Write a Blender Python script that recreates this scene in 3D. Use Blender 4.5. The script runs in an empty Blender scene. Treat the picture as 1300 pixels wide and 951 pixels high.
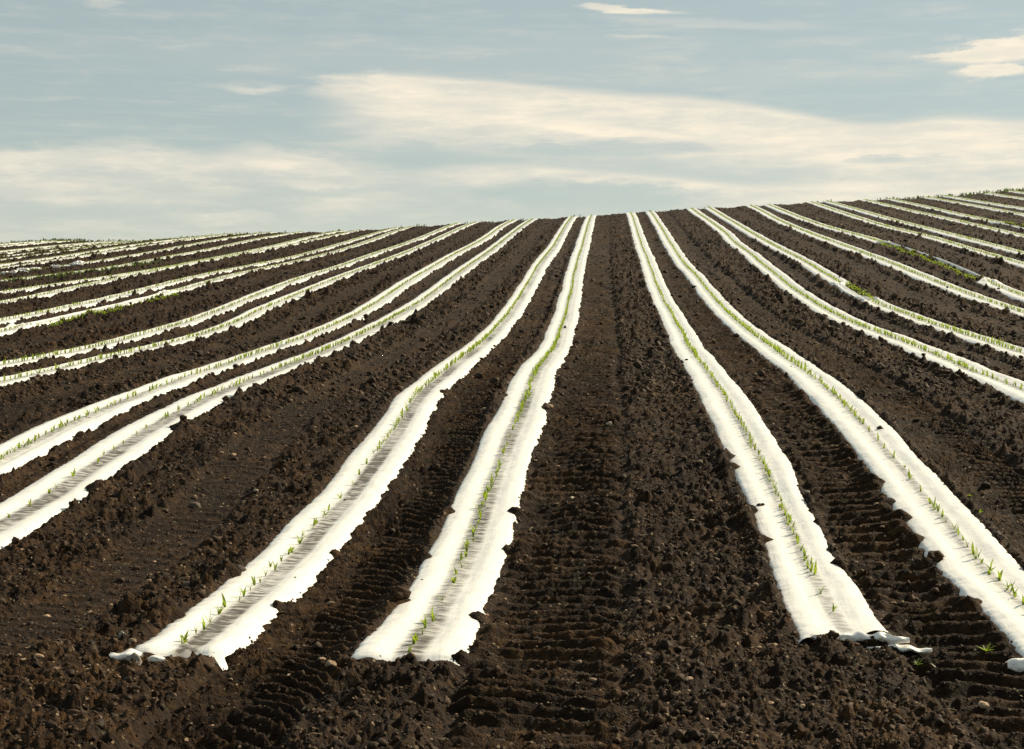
import bpy, math, random, time
T0 = time.time()
def tick(s): print('T %6.1f %s' % (time.time() - T0, s))
import numpy as np
random.seed(7); RNG = np.random.default_rng(11)
C = bpy.context.scene.collection
F = 2200.0; U0 = 773.0; V0 = 475.5; CX = -0.09; CZ = 1.5
TH = math.atan((U0 - 650) / F)

# ------------------------------------------------------------------ survey of the hill: row lines sighted from the tripod
T = {
 'L1': [(755.6,272.4),(741,306),(731,341),(724,377),(715,412),(701,447.5),(681,472),(671,500),(650,555),(628,600),(603,684),(575,745),(540,803),(517,843)],
 'L2': [(727,276),(708,306),(683,341),(662,377),(637,412),(609,440),(570,472),(541.5,493.5),(500,550),(465,603),(420,655),(370,710),(300,775),(225,835)],
 'L3': [(671,282),(648,299),(616,324),(577,352),(541.5,380),(506,401.5),(471,419),(435,437),(406,450),(338.5,477),(271,504),(203,538),(169,558.5),(135,580),(101.5,606),(68,629.5),(34,650),(0,673.5)],
 'L4': [(644,284),(612,306),(577,324),(541.5,345),(506,366),(471,391),(435,410),(400,424.5),(338,447),(271,470),(203,494),(135,521),(68,550),(0,590)],
 'L5': [(591,287.6),(559,302.5),(524,318),(488.5,332.5),(453,345),(406,363),(338.5,392),(271,422.5),(203,441),(135,456),(68,471.5),(0,488.5)],
 'L6': [(570,288),(541.5,301),(506,313),(471,324),(440,337),(372,358),(304.6,385),(237,412),(169,429),(101.5,448),(34,460),(0,465)],
 'L7': [(506,292.5),(471,306),(435,318),(372,334.5),(304.6,348),(237,368),(169,385),(101.5,400.5),(34,416),(0,423)],
 'L8': [(488,293.6),(453,304),(418,315),(372,328),(304.6,341),(237,355),(169,373),(101.5,389),(34,403),(0,409)],
 'L9': [(457,292.5),(440,296.5),(372,311),(304.6,324),(237,336),(169,351),(101.5,365),(34,380),(0,387)],
 'L10': [(435,293.6),(406,299),(338.5,316),(271,329),(203,343),(135,353),(68,363),(0,373)],
 'L11': [(382,295.5),(338.5,302),(271,317.5),(203,329),(135,343),(68,351),(0,356.5)],
 'L12': [(318,298),(271,306),(203,319),(135,331),(68,341),(0,349)],
 'L14': [(237,304),(169,311),(101.5,324),(34,333),(0,337)],
 'L15': [(135,312.5),(68,322.5),(0,331)],
 'L16': [(68,319),(0,326)],
 'R1': [(800,270.6),(812,306),(825,341),(839,377),(856.5,409),(877,447),(904,484),(928,525),(951,565),(972,602.5),(989,643),(1002,681),(1022.5,722),(1043,759),(1066.5,803)],
 'R2': [(826,270.6),(846,302.5),(860,325),(894,365.5),(928,403),(961.5,430),(993,453.5),(1012,467),(1049.5,497.5),(1090,538),(1124,575),(1154.5,612.6),(1185,650),(1208,683),(1242.5,718.5),(1280,756),(1300,776)],
 'R3': [(880,267),(911,288),(944.6,318),(978.5,345),(1012,372),(1063,403),(1131,430),(1198.5,457),(1249,480.6),(1300,497.5)],
 'R4': [(904,267),(944.6,291),(978.5,311),(1012,328),(1056,353.7),(1097,382),(1148,399),(1198.5,419.7),(1249,433),(1300,452)],
 'R5': [(958,264),(995,284),(1046,304.6),(1097,323),(1148,342),(1198.5,364),(1249,382.5),(1300,399)],
 'R6': [(978.5,262),(1012,276),(1046,288),(1097,301),(1148,318),(1198.5,335),(1232,350),(1266,365.5),(1300,379)],
 'R7': [(1036,259),(1080,274),(1131,291),(1181.5,301),(1232,318),(1300,337)],
 'R8': [(1056,258),(1097,269),(1148,284),(1198.5,296),(1249,310),(1300,323)],
 'R9': [(1090,254.5),(1148,267),(1198.5,277.5),(1249,289),(1300,301)],
 'R10': [(1114,253),(1165,260.6),(1215,272.5),(1266,284),(1300,289)],
 'R11': [(1154,250),(1198.5,255.5),(1249,264),(1300,273.5)],
 'R12': [(1190,249),(1232,255.5),(1300,265.7)],
 'R13': [(1229,245),(1266,249),(1300,253)],
}

SKY = [(1300,240),(1240,243.5),(1150,249),(1090,253),(958,262),(860,266),(803,269.5),(755,272),(671,278),(590,284),(500,290),(400,295.5),(250,301),(100,307),(0,312)]

def rowx(k):                      # k = 0,1,2.. right of the middle track, -1,-2,.. left of it
    s, i = (1, k) if k >= 0 else (-1, -k - 1)
    return s * (0.71 + (i // 2) * 2.14 + (i % 2) * 0.72)
def key(n):
    return int(n[1:]) - 1 if n[0] == 'R' else -int(n[1:])

def sight(u, v, Y):               # point on the sight line through (u, v) at distance Y along the rows
    r = math.tan(math.atan((u - 650) / F) - TH)
    X = CX + r * Y
    d = Y * math.cos(TH) - (X - CX) * math.sin(TH)
    return X, CZ - (v - V0) / F * d, d
rows_pts = []
for n, l in T.items():
    X = rowx(key(n))
    for u, v in l:
        r = math.tan(math.atan((u - 650) / F) - TH)
        Y = (X - CX) / r
        _, z, d = sight(u, v, Y)
        rows_pts.append((X, Y, z, d, n, u, v))
YC = 63.0
P = [p[:4] for p in rows_pts if p[1] < 80]
for u, v in SKY:
    X, z, d = sight(u, v, YC)
    P.append((X, YC, z, d / 1.6))
A = np.array(P); aX, aY, aZ, aD = A.T
def qq(X, Y): return X, 9 * np.log(np.clip(Y, 2, 200))
qx, qy = qq(aX, aY)
CEN = []
for a, b in zip(qx, qy):
    if all(math.hypot(a - c, b - d) > 2.0 for c, d in CEN): CEN.append((a, b))
CEN = np.array(CEN)
def feats(X, Y):
    x, y = qq(X, Y)
    f = [np.ones_like(X), X, Y, X * Y / 30, Y * Y / 60, X * X / 30]
    f += [np.exp(-((x - c) ** 2 + (y - d) ** 2) / 20.48) * Y / 12 for c, d in CEN]
    return f
M = np.stack(feats(aX, aY), 1); w = F / aD
lam = np.r_[np.full(6, 1e-2), np.full(len(CEN), 1.2)]
Mw = M * w[:, None]
CO = np.linalg.solve(Mw.T @ Mw + np.diag(lam * lam * w.mean()), Mw.T @ (aZ * w))
print('fit rms px', np.sqrt((((M @ CO - aZ) * w) ** 2).mean()))
def zraw(X, Y):
    out = np.zeros_like(X)
    for c, f in zip(CO, feats(X, Y)): out += c * f
    return out
def zbase(X, Y):                  # the hill: surveyed slope, rounded over beyond the crest
    X = np.asarray(X, float); Y = np.asarray(Y, float)
    Xc = np.clip(X, -34, 26)
    z = zraw(Xc, np.minimum(Y, YC)) + (X - Xc) * 0.03
    d = np.maximum(Y - YC, 0)
    near = np.maximum(3.4 - Y, 0)
    return z + 0.085 * d - 0.016 * d * d - near * 0.0

# ------------------------------------------------------------------ noise
def _h(ix, iy, seed):
    h = (ix.astype(np.int64) * 374761393 + iy.astype(np.int64) * 668265263 + seed * 2147483647) & 0xffffffff
    h = ((h ^ (h >> 13)) * 1274126177) & 0xffffffff
    return h ^ (h >> 16)
def _r(ix, iy, seed): return (_h(ix, iy, seed) & 0xffffff) / float(0xffffff)
def perlin(x, y, seed=0):
    ix = np.floor(x); iy = np.floor(y); fx = x - ix; fy = y - iy
    u = fx * fx * fx * (fx * (fx * 6 - 15) + 10); v = fy * fy * fy * (fy * (fy * 6 - 15) + 10)
    def g(dx, dy):
        a = _r(ix + dx, iy + dy, seed) * 2 * np.pi
        return np.cos(a) * (fx - dx) + np.sin(a) * (fy - dy)
    a = g(0, 0); b = g(1, 0); c = g(0, 1); d = g(1, 1)
    return (a + (b - a) * u + (c - a) * v + (a - b - c + d) * u * v) * 1.5
def lumps(x, y, seed, pres=0.6):  # domes of random size on a jittered grid: soil crumbs
    ix = np.floor(x); iy = np.floor(y); out = np.zeros_like(x)
    for dx in (-1, 0, 1):
        for dy in (-1, 0, 1):
            cx = ix + dx; cy = iy + dy
            px = cx + _r(cx, cy, seed); py = cy + _r(cx, cy, seed + 5)
            r = _r(cx, cy, seed + 9); on = _r(cx, cy, seed + 13) < pres
            R = 0.25 + 0.45 * r * r
            ang = _r(cx, cy, seed + 17) * np.pi; ca, sa = np.cos(ang), np.sin(ang)
            ex = (x - px) * ca + (y - py) * sa; ey = (-(x - px) * sa + (y - py) * ca) * (1.0 + 0.7 * r)
            d2 = (ex * ex + ey * ey) / (R * R)
            t = np.sqrt(np.clip(1 - d2, 0, 1)) * R * on
            out = np.maximum(out, t)
    return out
def ss(a, b, x):
    t = np.clip((x - a) / (b - a), 0, 1); return t * t * (3 - 2 * t)

# ------------------------------------------------------------------ where each strip runs
tr = {}
Ys = np.geomspace(3.2, 80, 2500)
for X, Y, z, d, n, u, v in rows_pts:
    r = math.tan(math.atan((u - 650) / F) - TH); Xs = CX + r * Ys
    dep = Ys * math.cos(TH) - (Xs - CX) * math.sin(TH)
    g = zbase(Xs, Ys) - (CZ - (v - V0) / F * dep)
    if g[0] > 0 or not (g > 0).any(): continue
    i = int(np.argmax(g > 0)); lim = 0.5
    if Ys[i] > YC: continue
    tr.setdefault(key(n), []).append((Ys[i], max(-lim, min(lim, Xs[i] - X))))
KS = list(range(-22, 18))
LY = np.linspace(math.log(2.5), math.log(110), 700)
PATH = {}
for k in KS:
    if k in tr:
        yy = np.log(np.array([a for a, b in tr[k]])); dd = np.array([b for a, b in tr[k]])
        far = np.exp(yy) > 40
        dd = dd * np.where(far, 0.8, 1.0)
        W = np.exp(-((LY[:, None] - yy[None]) / 0.075) ** 2 / 2) + 1e-7 * np.exp(-np.abs(LY[:, None] - yy[None]))
        dl = (W * dd).sum(1) / (W.sum(1))
    else:
        dl = 0 * LY
    dl = dl + 0.012 * perlin(LY * 9, np.full_like(LY, k * 3.7), 3)
    PATH[k] = dl
# stretches where the wind or wear has moved a strip: (Ya, Yb, width factor, sideways shift of the film, lift)
def y_at(k, u):
    yy = np.exp(LY); X = rowx(k) + PATH[k]
    r = np.tan(math.atan((u - 650) / F) - TH)
    i = np.argmin(np.abs((X - CX) / yy - r)); return yy[i]
SPECIAL = {-7: [], 3: [], 5: [], 9: []}
y1, y0 = y_at(3, 1068), y_at(3, 1104); SPECIAL[3].append((y0, y1, 0.45, -0.06, 0.02, 0.08))
y1, y0 = y_at(5, 1122), y_at(5, 1252); SPECIAL[5].append((y0, y1, 0.16, 0.06, 0.03, -0.10))
y1, y0 = y_at(9, 1268), y_at(9, 1330); SPECIAL[9].append((y0, y1, 0.4, -0.05, 0.0, 0.10))
y1, y0 = y_at(-7, 214), y_at(-7, 30); SPECIAL[-7].append((y0, y1, 0.8, -0.02, 0.0, 0.21))
def centre(k, Y):
    return rowx(k) + np.interp(np.log(Y), LY, PATH[k])
def special(k, Y):
    wf = np.ones_like(Y); sh = np.zeros_like(Y); lift = np.zeros_like(Y); ps = np.zeros_like(Y)
    for (a, b, f, s, li, po) in SPECIAL.get(k, []):
        m = ss(a - 0.1, a + 0.35, Y) * (1 - ss(b - 0.35, b + 0.1, Y))
        wf += m * (f - 1); sh += m * s; lift += m * li; ps += m * po
    return wf, sh, lift, ps
HW = {-1: .174, -2: .164, 0: .166, 1: .164, 2: .182, 3: .172}
def halfw(k, Y):
    h = HW.get(k, 0.180) * (1 + 0.04 * ss(15, 45, Y))
    if k == 0: h = h * (1 - 0.13 * ss(6.3, 7.5, Y) * (1 - ss(8.6, 9.6, Y)))
    return h * (1 + 0.09 * perlin(Y * 0.9, np.full_like(Y, k * 1.3), 21))
# strip ends at the headland
YEND = {-1: None, -2: None, 0: None, 1: None}
def y_pix(k, v):
    yy = np.exp(LY); X = rowx(k) + PATH[k]; z = zbase(X, yy)
    dep = yy * math.cos(TH) - (X - CX) * math.sin(TH)
    vv = V0 - (z - CZ) * F / dep
    ok = yy < 30
    return yy[ok][np.argmin(np.abs(vv[ok] - v))]
for k, v in ((-1, 842), (-2, 836), (0, 814), (1, 846)): YEND[k] = float(y_pix(k, v))
print('ends', YEND)

def prof(s):                      # cross-section of a laid strip, s = -1..1 at its buried edges
    a = np.abs(s)
    return 0.021 * np.exp(-((a - 0.62) / 0.30) ** 2) + 0.011 * np.exp(-(a / 0.25) ** 2) - 0.045 * ss(0.90, 1.2, a) + 0.006
def film_z(k, Y, dx, hw):         # height of the film above the hill
    s = dx / hw
    z = prof(s)
    if -4 < k < 2: z = np.where(z > 0.006, 0.006 + (z - 0.006) * 0.7, z)
    z = z * (1 + 0.25 * perlin(Y * 1.4 + k * 17, np.sign(dx) * 3.1 + 0 * Y, 31))
    z = z + 0.0035 * perlin(Y * 16 + 0.8 * perlin(dx * 20, Y * 5, 4), dx * 2.5 + k, 33) * (0.35 + np.exp(-(s / 0.35) ** 2))
    z = z + 0.003 * perlin(Y * 7, dx * 14 + k * 5, 34)
    z = z + 0.006 * perlin(Y * 24, dx * 5 + k * 7, 35) * ss(0.55, 1.0, np.abs(s))
    return z

def ground_at(u, v):              # the soil point seen in direction (u, v)
    r = math.tan(math.atan((u - 650) / F) - TH); yy = np.geomspace(3.6, 40, 700); xx = CX + r * yy
    d = yy * math.cos(TH) - (xx - CX) * math.sin(TH); g = zbase(xx, yy) - (CZ - (v - V0) / F * d)
    i = int(np.argmax(g > 0)); return xx[i], yy[i]
# soil thrown over the edges of the near strips: (x, y, half width, half length)
BITES = []
for (u, v, rx, ry) in [(941, 584, .055, .06), (947, 598, .045, .03), (976, 691, .07, .035), (962, 655, .03, .03), (524, 770, .060, .045), (1118, 616, .04, .05), (1140, 640, .05, .05), (1158, 663, .05, .045), (1172, 688, .05, .04), (1206, 716, .055, .035),
                       (1235, 770, .04, .05), (236, 545, .06, .12), (120, 625, .05, .09), (600, 655, .03, .05), (562, 712, .03, .04), (655, 655, .035, .05), (640, 700, .03, .05), (603, 790, .035, .04), (560, 838, .03, .03), (640, 505, .04, .10), (583, 500, .04, .1),
                       (430, 705, .03, .04), (372, 775, .03, .04), (250, 790, .03, .04), (330, 735, .03, .05), (1036, 720, .03, .04), (1054, 668, .03, .04), (720, 520, .03, .08)]:
    bx, by = ground_at(u, v); Yb = np.array([by])
    kk = min(KS, key=lambda q: abs(float(centre(q, Yb)[0]) - bx)); cb = float(centre(kk, Yb)[0]); hb = float(halfw(kk, Yb)[0])
    sd_ = 1 if bx > cb else -1
    BITES.append((cb + sd_ * hb * 0.93, by, rx * 1.15, ry))

# ------------------------------------------------------------------ the ploughed surface
def lugs(Y, x, half, pitch, curve, seed):
    a = np.abs(x) / half
    yy = Y + curve * a ** 1.5 * half + 0.025 * perlin(Y * 3, x * 4, seed) + 0.012 * perlin(Y * 14, x * 16, seed + 3)
    t = yy / pitch; t = t - np.floor(t)
    ridge = np.exp(-((t - 0.5) / 0.17) ** 2)
    return ridge * (1 - ss(0.75, 1.05, a + 0.2 * perlin(Y * 5, x * 5, seed + 1)))
def relief(X, Y, cell):
    """height above the hill for all soil points; also nearest strip distance."""
    best = np.full(X.shape, 9.0); fz = np.zeros_like(X); bk = np.zeros(X.shape, int)
    left = np.full(X.shape, -99.0); right = np.full(X.shape, 99.0); lk = np.full(X.shape, -99)
    shw = np.ones_like(X); raw = np.full(X.shape, 9.0)
    for k in KS:
        Y1 = Y[:, :1]
        c = centre(k, Y1); wf, sh, li, ps = special(k, Y1)
        hw = halfw(k, Y1) * wf; dx = X - c - sh
        ends = YEND.get(k, 5.55)
        a = np.abs(dx)
        near = a < np.abs(best)
        best = np.where(near, dx, best); shw = np.where(near, hw, shw); bk = np.where(near, k, bk)
        m = (c <= X) & (c > left); left = np.where(m, c, left); lk = np.where(m, k, lk)
        m = (c > X) & (c < right); right = np.where(m, c, right)
    s = best / shw
    endm = np.zeros_like(X)
    yend = np.vectorize(lambda k: YEND.get(k, 5.55))(bk) if X.size < 10 else np.choose(np.searchsorted(np.array(KS), bk), [YEND.get(k, 5.55) for k in KS[:31]] + [5.55]) if False else np.array([YEND.get(k, 5.55) for k in KS])[bk - KS[0]]
    onrow = ss(0.0, 0.05, Y - yend + 0.03 * perlin(X * 9, Y * 9, 77))
    a = np.abs(s)
    # broken soil: three sizes of crumbs over gentle swells
    amp1 = 1.0
    bil = np.abs(perlin(X * 22, Y * 20, 143)) * 0.016 + np.where(cell < 0.03, np.abs(perlin(X * 55, Y * 50, 144)) * 0.009, 0)
    n = 0.020 * perlin(X * 2.3, Y * 1.7, 41) + 0.016 * perlin(X * 6, Y * 5, 42)
    n += 0.014 * perlin(X * 15, Y * 14, 43)
    n += np.where(cell < 0.03, 0.007 * perlin(X * 38, Y * 36, 44), 0)
    farb = 1 + 1.0 * ss(11, 28, Y) * (1 - 0.7 * ss(45, 60, Y))
    big = lumps(X * 9 + 0.3 * perlin(X * 20, Y * 20, 1), Y * 8, 50, 0.30) * 0.075
    mid = lumps(X * 19 + 0.25 * perlin(X * 50, Y * 50, 1), Y * 18, 60, 0.55) * 0.038
    sm = np.where(cell < 0.022, lumps(X * 44, Y * 41, 70, 0.6) * 0.016, 0)
    width = right - left; pos = X - left
    pairlane = width < 1.0
    k_left = lk
    # wheel tracks
    tk = np.zeros_like(X); press = np.zeros_like(X)
    def track(mask, x, half, pitch, curve, depth, amp, seed):
        nonlocal tk, press
        inn = np.where(mask, 1 - ss(0.85, 1.15, np.abs(x) / half), 0)
        l = lugs(Y, x, half, pitch, curve, seed)
        tk = tk + inn * (l * amp * (0.9 + 0.5 * perlin(X * 3.1, Y * 2.1, seed + 5)) - depth); press = np.maximum(press, inn)
    cen = pairlane & (k_left == -2)
    track(cen, pos - 0.36 + 0.03, 0.19, 0.115, 0.75, 0.032, 0.038, 81)
    track(pairlane & (k_left == 0), pos - 0.36 - 0.02, 0.22, 0.145, 0.12, 0.024, 0.046, 83)
    mm = (~pairlane) & (k_left == -1)
    track(mm, pos - 0.43, 0.26, 0.14, 0.10, 0.024, 0.040, 85)
    mr = (~pairlane) & (k_left == 1)
    track(mr, pos - 0.42, 0.21, 0.11, 0.8, 0.032, 0.036, 87)
    oth = (~pairlane) & (k_left != 1) & (k_left != -1)
    track(oth, pos - 0.78, 0.17, 0.14, 0.3, 0.012, 0.010, 89)
    opair = pairlane & (k_left != 0) & (k_left != -2)
    track(opair, pos - 0.36, 0.13, 0.12, 0.4, 0.012, 0.014, 93)
    q = 1 - press * np.clip(0.88 + 0.5 * perlin(X * 2.1 + 9, Y * 1.1, 145), 0.6, 0.98)
    # crumbs cluster unevenly
    cl = 0.65 + 0.7 * perlin(X * 1.9, Y * 1.3, 45)
    soil = farb * (n * (0.12 + 0.88 * q) + bil * (0.22 + 0.78 * q) + (big * cl * q ** 3 + mid * (0.15 + 0.85 * q) * 0.9 + sm * (0.45 + 0.8 * q))) + tk
    bite = np.zeros_like(X)
    for bx, by, rx, ry in BITES:
        dxx = X - bx + 0.02 * perlin(X * 14, Y * 14, 201); dyy = Y - by + 0.02 * perlin(X * 12, Y * 12, 202)
        bite = np.maximum(bite, np.exp(-(dxx / rx) ** 2 - (dyy / ry) ** 2))
    soil = soil * (0.30 + 0.70 * (1 - onrow * (1 - ss(0.85, 1.22, a))))
    bank = 0.022 * np.exp(-((np.abs(best) - shw * 1.18) / 0.05) ** 2) * onrow
    rag = 0.10 * perlin(X * 2 + 5, Y * 1.9, 46) + 0.08 * perlin(X * 5, Y * 6, 47) + 0.08 * perlin(X * 12, Y * 19, 48) + 0.03 * perlin(X * 25, Y * 40, 148)
    soil = soil + bank * (1 + 0.9 * perlin(X * 5, Y * 5.5, 49)) - 0.012
    soil = soil + 0.038 * bite
    m = (1 - ss(0.85, 0.965, a + rag + 0.5 * bite)) * onrow
    bed = prof(s) - 0.020
    under = np.minimum(soil, bed) * 0 + bed
    h = soil * (1 - m) + under * m
    return h, press

def clean(mesh_verts, faces, name, mats, uv=None, smooth=True):
    me = bpy.data.meshes.new(name)
    nv = len(mesh_verts); nf = len(faces); q = faces.shape[1]
    me.vertices.add(nv); me.vertices.foreach_set('co', mesh_verts.astype(np.float32).ravel())
    me.loops.add(nf * q); me.loops.foreach_set('vertex_index', faces.astype(np.int32).ravel())
    me.polygons.add(nf); me.polygons.foreach_set('loop_start', np.arange(nf, dtype=np.int32) * q)
    try: me.polygons.foreach_set('loop_total', np.full(nf, q, np.int32))
    except Exception: pass
    if uv is not None:
        l = me.uv_layers.new(name='UVMap'); l.data.foreach_set('uv', uv[faces.ravel()].astype(np.float32).ravel())
    me.update(calc_edges=True)
    if smooth: me.polygons.foreach_set('use_smooth', np.ones(nf, bool))
    for m in mats: me.materials.append(m)
    return me
def link(me, name, parent=None, loc=None):
    o = bpy.data.objects.new(name, me); C.objects.link(o)
    if parent is not None: o.parent = parent
    if loc is not None: o.location = loc
    return o
def tag(o, label=None, cat=None, group=None, kind=None):
    if label: o['label'] = label
    if cat: o['category'] = cat
    if group: o['group'] = group
    if kind: o['kind'] = kind
    return o
def grid_faces(nr, nc):
    i = np.arange(nr - 1)[:, None] * nc + np.arange(nc - 1)[None]
    i = i.ravel(); return np.stack([i, i + 1, i + nc + 1, i + nc], 1)

# ------------------------------------------------------------------ materials
def mat(name):
    m = bpy.data.materials.new(name); m.use_nodes = True
    nt = m.node_tree; b = nt.nodes['Principled BSDF']; return m, nt, b
def N(nt, t, **kw):
    n = nt.nodes.new(t)
    for k, v in kw.items():
        if k in n.inputs: n.inputs[k].default_value = v
        else: setattr(n, k, v)
    return n
def ramp(nt, fac, stops):
    r = nt.nodes.new('ShaderNodeValToRGB'); e = r.color_ramp.elements
    while len(e) < len(stops): e.new(0.5)
    for i, (p, c) in enumerate(stops):
        e[i].position = p; e[i].color = (*c, 1) if len(c) == 3 else c
    nt.links.new(fac, r.inputs[0]); return r.outputs[0]
def mathn(nt, op, a, b=None, c=None, clamp=False):
    n = nt.nodes.new('ShaderNodeMath'); n.operation = op; n.use_clamp = clamp
    for i, x in enumerate((a, b, c)):
        if x is None: continue
        if isinstance(x, (int, float)): n.inputs[i].default_value = x
        else: nt.links.new(x, n.inputs[i])
    return n.outputs[0]

def soil_material():
    m, nt, b = mat('soil'); L = nt.links
    tc = N(nt, 'ShaderNodeTexCoord'); co = tc.outputs['Object']
    n1 = N(nt, 'ShaderNodeTexNoise', Scale=1.1, Detail=3.0, Roughness=0.6); L.new(co, n1.inputs['Vector'])
    n2 = N(nt, 'ShaderNodeTexNoise', Scale=34.0, Detail=4.0, Roughness=0.65); L.new(co, n2.inputs['Vector'])
    n3 = N(nt, 'ShaderNodeTexNoise', Scale=160.0, Detail=2.0); L.new(co, n3.inputs['Vector'])
    n4 = N(nt, 'ShaderNodeTexNoise', Scale=7.5, Detail=5.0, Roughness=0.75); L.new(co, n4.inputs['Vector'])
    f = mathn(nt, 'ADD', mathn(nt, 'ADD', mathn(nt, 'MULTIPLY', n1.outputs[0], 0.25), mathn(nt, 'MULTIPLY', n2.outputs[0], 0.35)), mathn(nt, 'MULTIPLY', n4.outputs[0], 0.40))
    col = ramp(nt, f, [(0.38, (0.0050, 0.0023, 0.0007)), (0.5, (0.0155, 0.0074, 0.0023)), (0.62, (0.056, 0.0285, 0.0095)), (0.72, (0.105, 0.060, 0.024))])
    # small bits of straw and grit, paler than the soil
    vo = N(nt, 'ShaderNodeTexVoronoi', Scale=62.0); vo.inputs['Randomness'].default_value = 1
    mp = N(nt, 'ShaderNodeMapping'); mp.inputs['Scale'].default_value = (1, 1.0, 1.0); L.new(co, mp.inputs['Vector'])
    L.new(mp.outputs[0], vo.inputs['Vector'])
    sep = N(nt, 'ShaderNodeSeparateColor'); L.new(vo.outputs['Color'], sep.inputs[0])
    pick = mathn(nt, 'MULTIPLY', mathn(nt, 'GREATER_THAN', sep.outputs[0], 0.93), mathn(nt, 'LESS_THAN', vo.outputs['Distance'], 0.34))
    mx = N(nt, 'ShaderNodeMix', data_type='RGBA'); L.new(pick, mx.inputs[0]); L.new(col, mx.inputs[6])
    gc = ramp(nt, sep.outputs[1], [(0.0, (0.05, 0.036, 0.024)), (0.6, (0.12, 0.085, 0.055)), (1.0, (0.26, 0.19, 0.12))])
    L.new(gc, mx.inputs[7]); L.new(mx.outputs[2], b.inputs['Base Color'])
    b.inputs['Roughness'].default_value = 0.92; b.inputs['Specular IOR Level'].default_value = 0.15
    bm = N(nt, 'ShaderNodeBump', Strength=1.0, Distance=0.022); L.new(n2.outputs[0], bm.inputs['Height'])
    b2 = N(nt, 'ShaderNodeBump', Strength=0.6, Distance=0.004); L.new(n3.outputs[0], b2.inputs['Height'])
    L.new(bm.outputs[0], b2.inputs['Normal']); L.new(b2.outputs[0], b.inputs['Normal'])
    return m
def film_material():
    m, nt, b = mat('thin_white_plastic'); L = nt.links
    uv = N(nt, 'ShaderNodeUVMap'); sp = N(nt, 'ShaderNodeSeparateXYZ'); L.new(uv.outputs[0], sp.inputs[0])
    s, y = sp.outputs[0], sp.outputs[1]
    def nz(sx, sy, det=4.0, rough=0.6):
        cb = N(nt, 'ShaderNodeCombineXYZ'); L.new(mathn(nt, 'MULTIPLY', s, sx), cb.inputs[0]); L.new(mathn(nt, 'MULTIPLY', y, sy), cb.inputs[1])
        n = N(nt, 'ShaderNodeTexNoise', Scale=1.0, Detail=det, Roughness=rough); L.new(cb.outputs[0], n.inputs['Vector']); return n.outputs[0]
    streak = nz(1.6, 30.0, 2.0); patch = nz(0.8, 1.1, 2.0); fine = nz(9.0, 30.0)
    # the middle of the strip is stretched so thin that the soil shows through it
    at = N(nt, 'ShaderNodeAttribute', attribute_name='thin')
    st = ramp(nt, streak, [(0.40, (1, 1, 1)), (0.60, (0.50, 0.50, 0.50))])
    a = mathn(nt, 'MULTIPLY', at.outputs['Fac'], st)
    fac = ramp(nt, a, [(0.12, (0, 0, 0)), (0.90, (0.86, 0.86, 0.86))])
    smear = nz(1.2, 5.0, 5.0, 0.7); dirt = ramp(nt, smear, [(0.56, (0, 0, 0)), (0.80, (0.5, 0.5, 0.5))])
    edge = ramp(nt, mathn(nt, 'ABSOLUTE', s), [(0.45, (0.03, 0.03, 0.03)), (1.0, (0.35, 0.35, 0.35))])
    dm = mathn(nt, 'MULTIPLY', dirt, edge)
    mx = N(nt, 'ShaderNodeMix', data_type='RGBA'); L.new(dm, mx.inputs[0]); mx.inputs[6].default_value = (0.88, 0.865, 0.82, 1); mx.inputs[7].default_value = (0.10, 0.07, 0.045, 1)
    L.new(mx.outputs[2], b.inputs['Base Color']); b.inputs['Roughness'].default_value = 0.30
    b.inputs['Specular IOR Level'].default_value = 0.5
    wr = nz(1.6, 34.0, 4.0); wr2 = nz(7.0, 5.0, 4.0)
    bm = N(nt, 'ShaderNodeBump', Strength=0.6, Distance=0.007); L.new(wr, bm.inputs['Height'])
    b2 = N(nt, 'ShaderNodeBump', Strength=0.3, Distance=0.008); L.new(wr2, b2.inputs['Height']); L.new(bm.outputs[0], b2.inputs['Normal'])
    L.new(b2.outputs[0], b.inputs['Normal'])
    tl = N(nt, 'ShaderNodeBsdfTranslucent'); tl.inputs[0].default_value = (0.8, 0.77, 0.7, 1)
    m1 = N(nt, 'ShaderNodeMixShader'); m1.inputs[0].default_value = 0.10; L.new(b.outputs[0], m1.inputs[1]); L.new(tl.outputs[0], m1.inputs[2])
    tp = N(nt, 'ShaderNodeBsdfTransparent'); m2 = N(nt, 'ShaderNodeMixShader'); L.new(fac, m2.inputs[0]); L.new(m1.outputs[0], m2.inputs[1]); L.new(tp.outputs[0], m2.inputs[2])
    out = nt.nodes['Material Output']; L.new(m2.outputs[0], out.inputs[0])
    return m
def leaf_material():
    m, nt, b = mat('leaf'); L = nt.links
    oi = N(nt, 'ShaderNodeNewGeometry')
    c = ramp(nt, oi.outputs['Random Per Island'], [(0.0, (0.060, 0.095, 0.012)), (0.5, (0.115, 0.16, 0.016)), (1.0, (0.20, 0.25, 0.03))])
    L.new(c, b.inputs['Base Color']); b.inputs['Roughness'].default_value = 0.5
    tl = N(nt, 'ShaderNodeBsdfTranslucent'); tl.inputs[0].default_value = (0.30, 0.42, 0.02, 1)
    ms = N(nt, 'ShaderNodeMixShader'); ms.inputs[0].default_value = 0.45
    L.new(b.outputs[0], ms.inputs[1]); L.new(tl.outputs[0], ms.inputs[2]); L.new(ms.outputs[0], nt.nodes['Material Output'].inputs[0])
    return m
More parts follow.
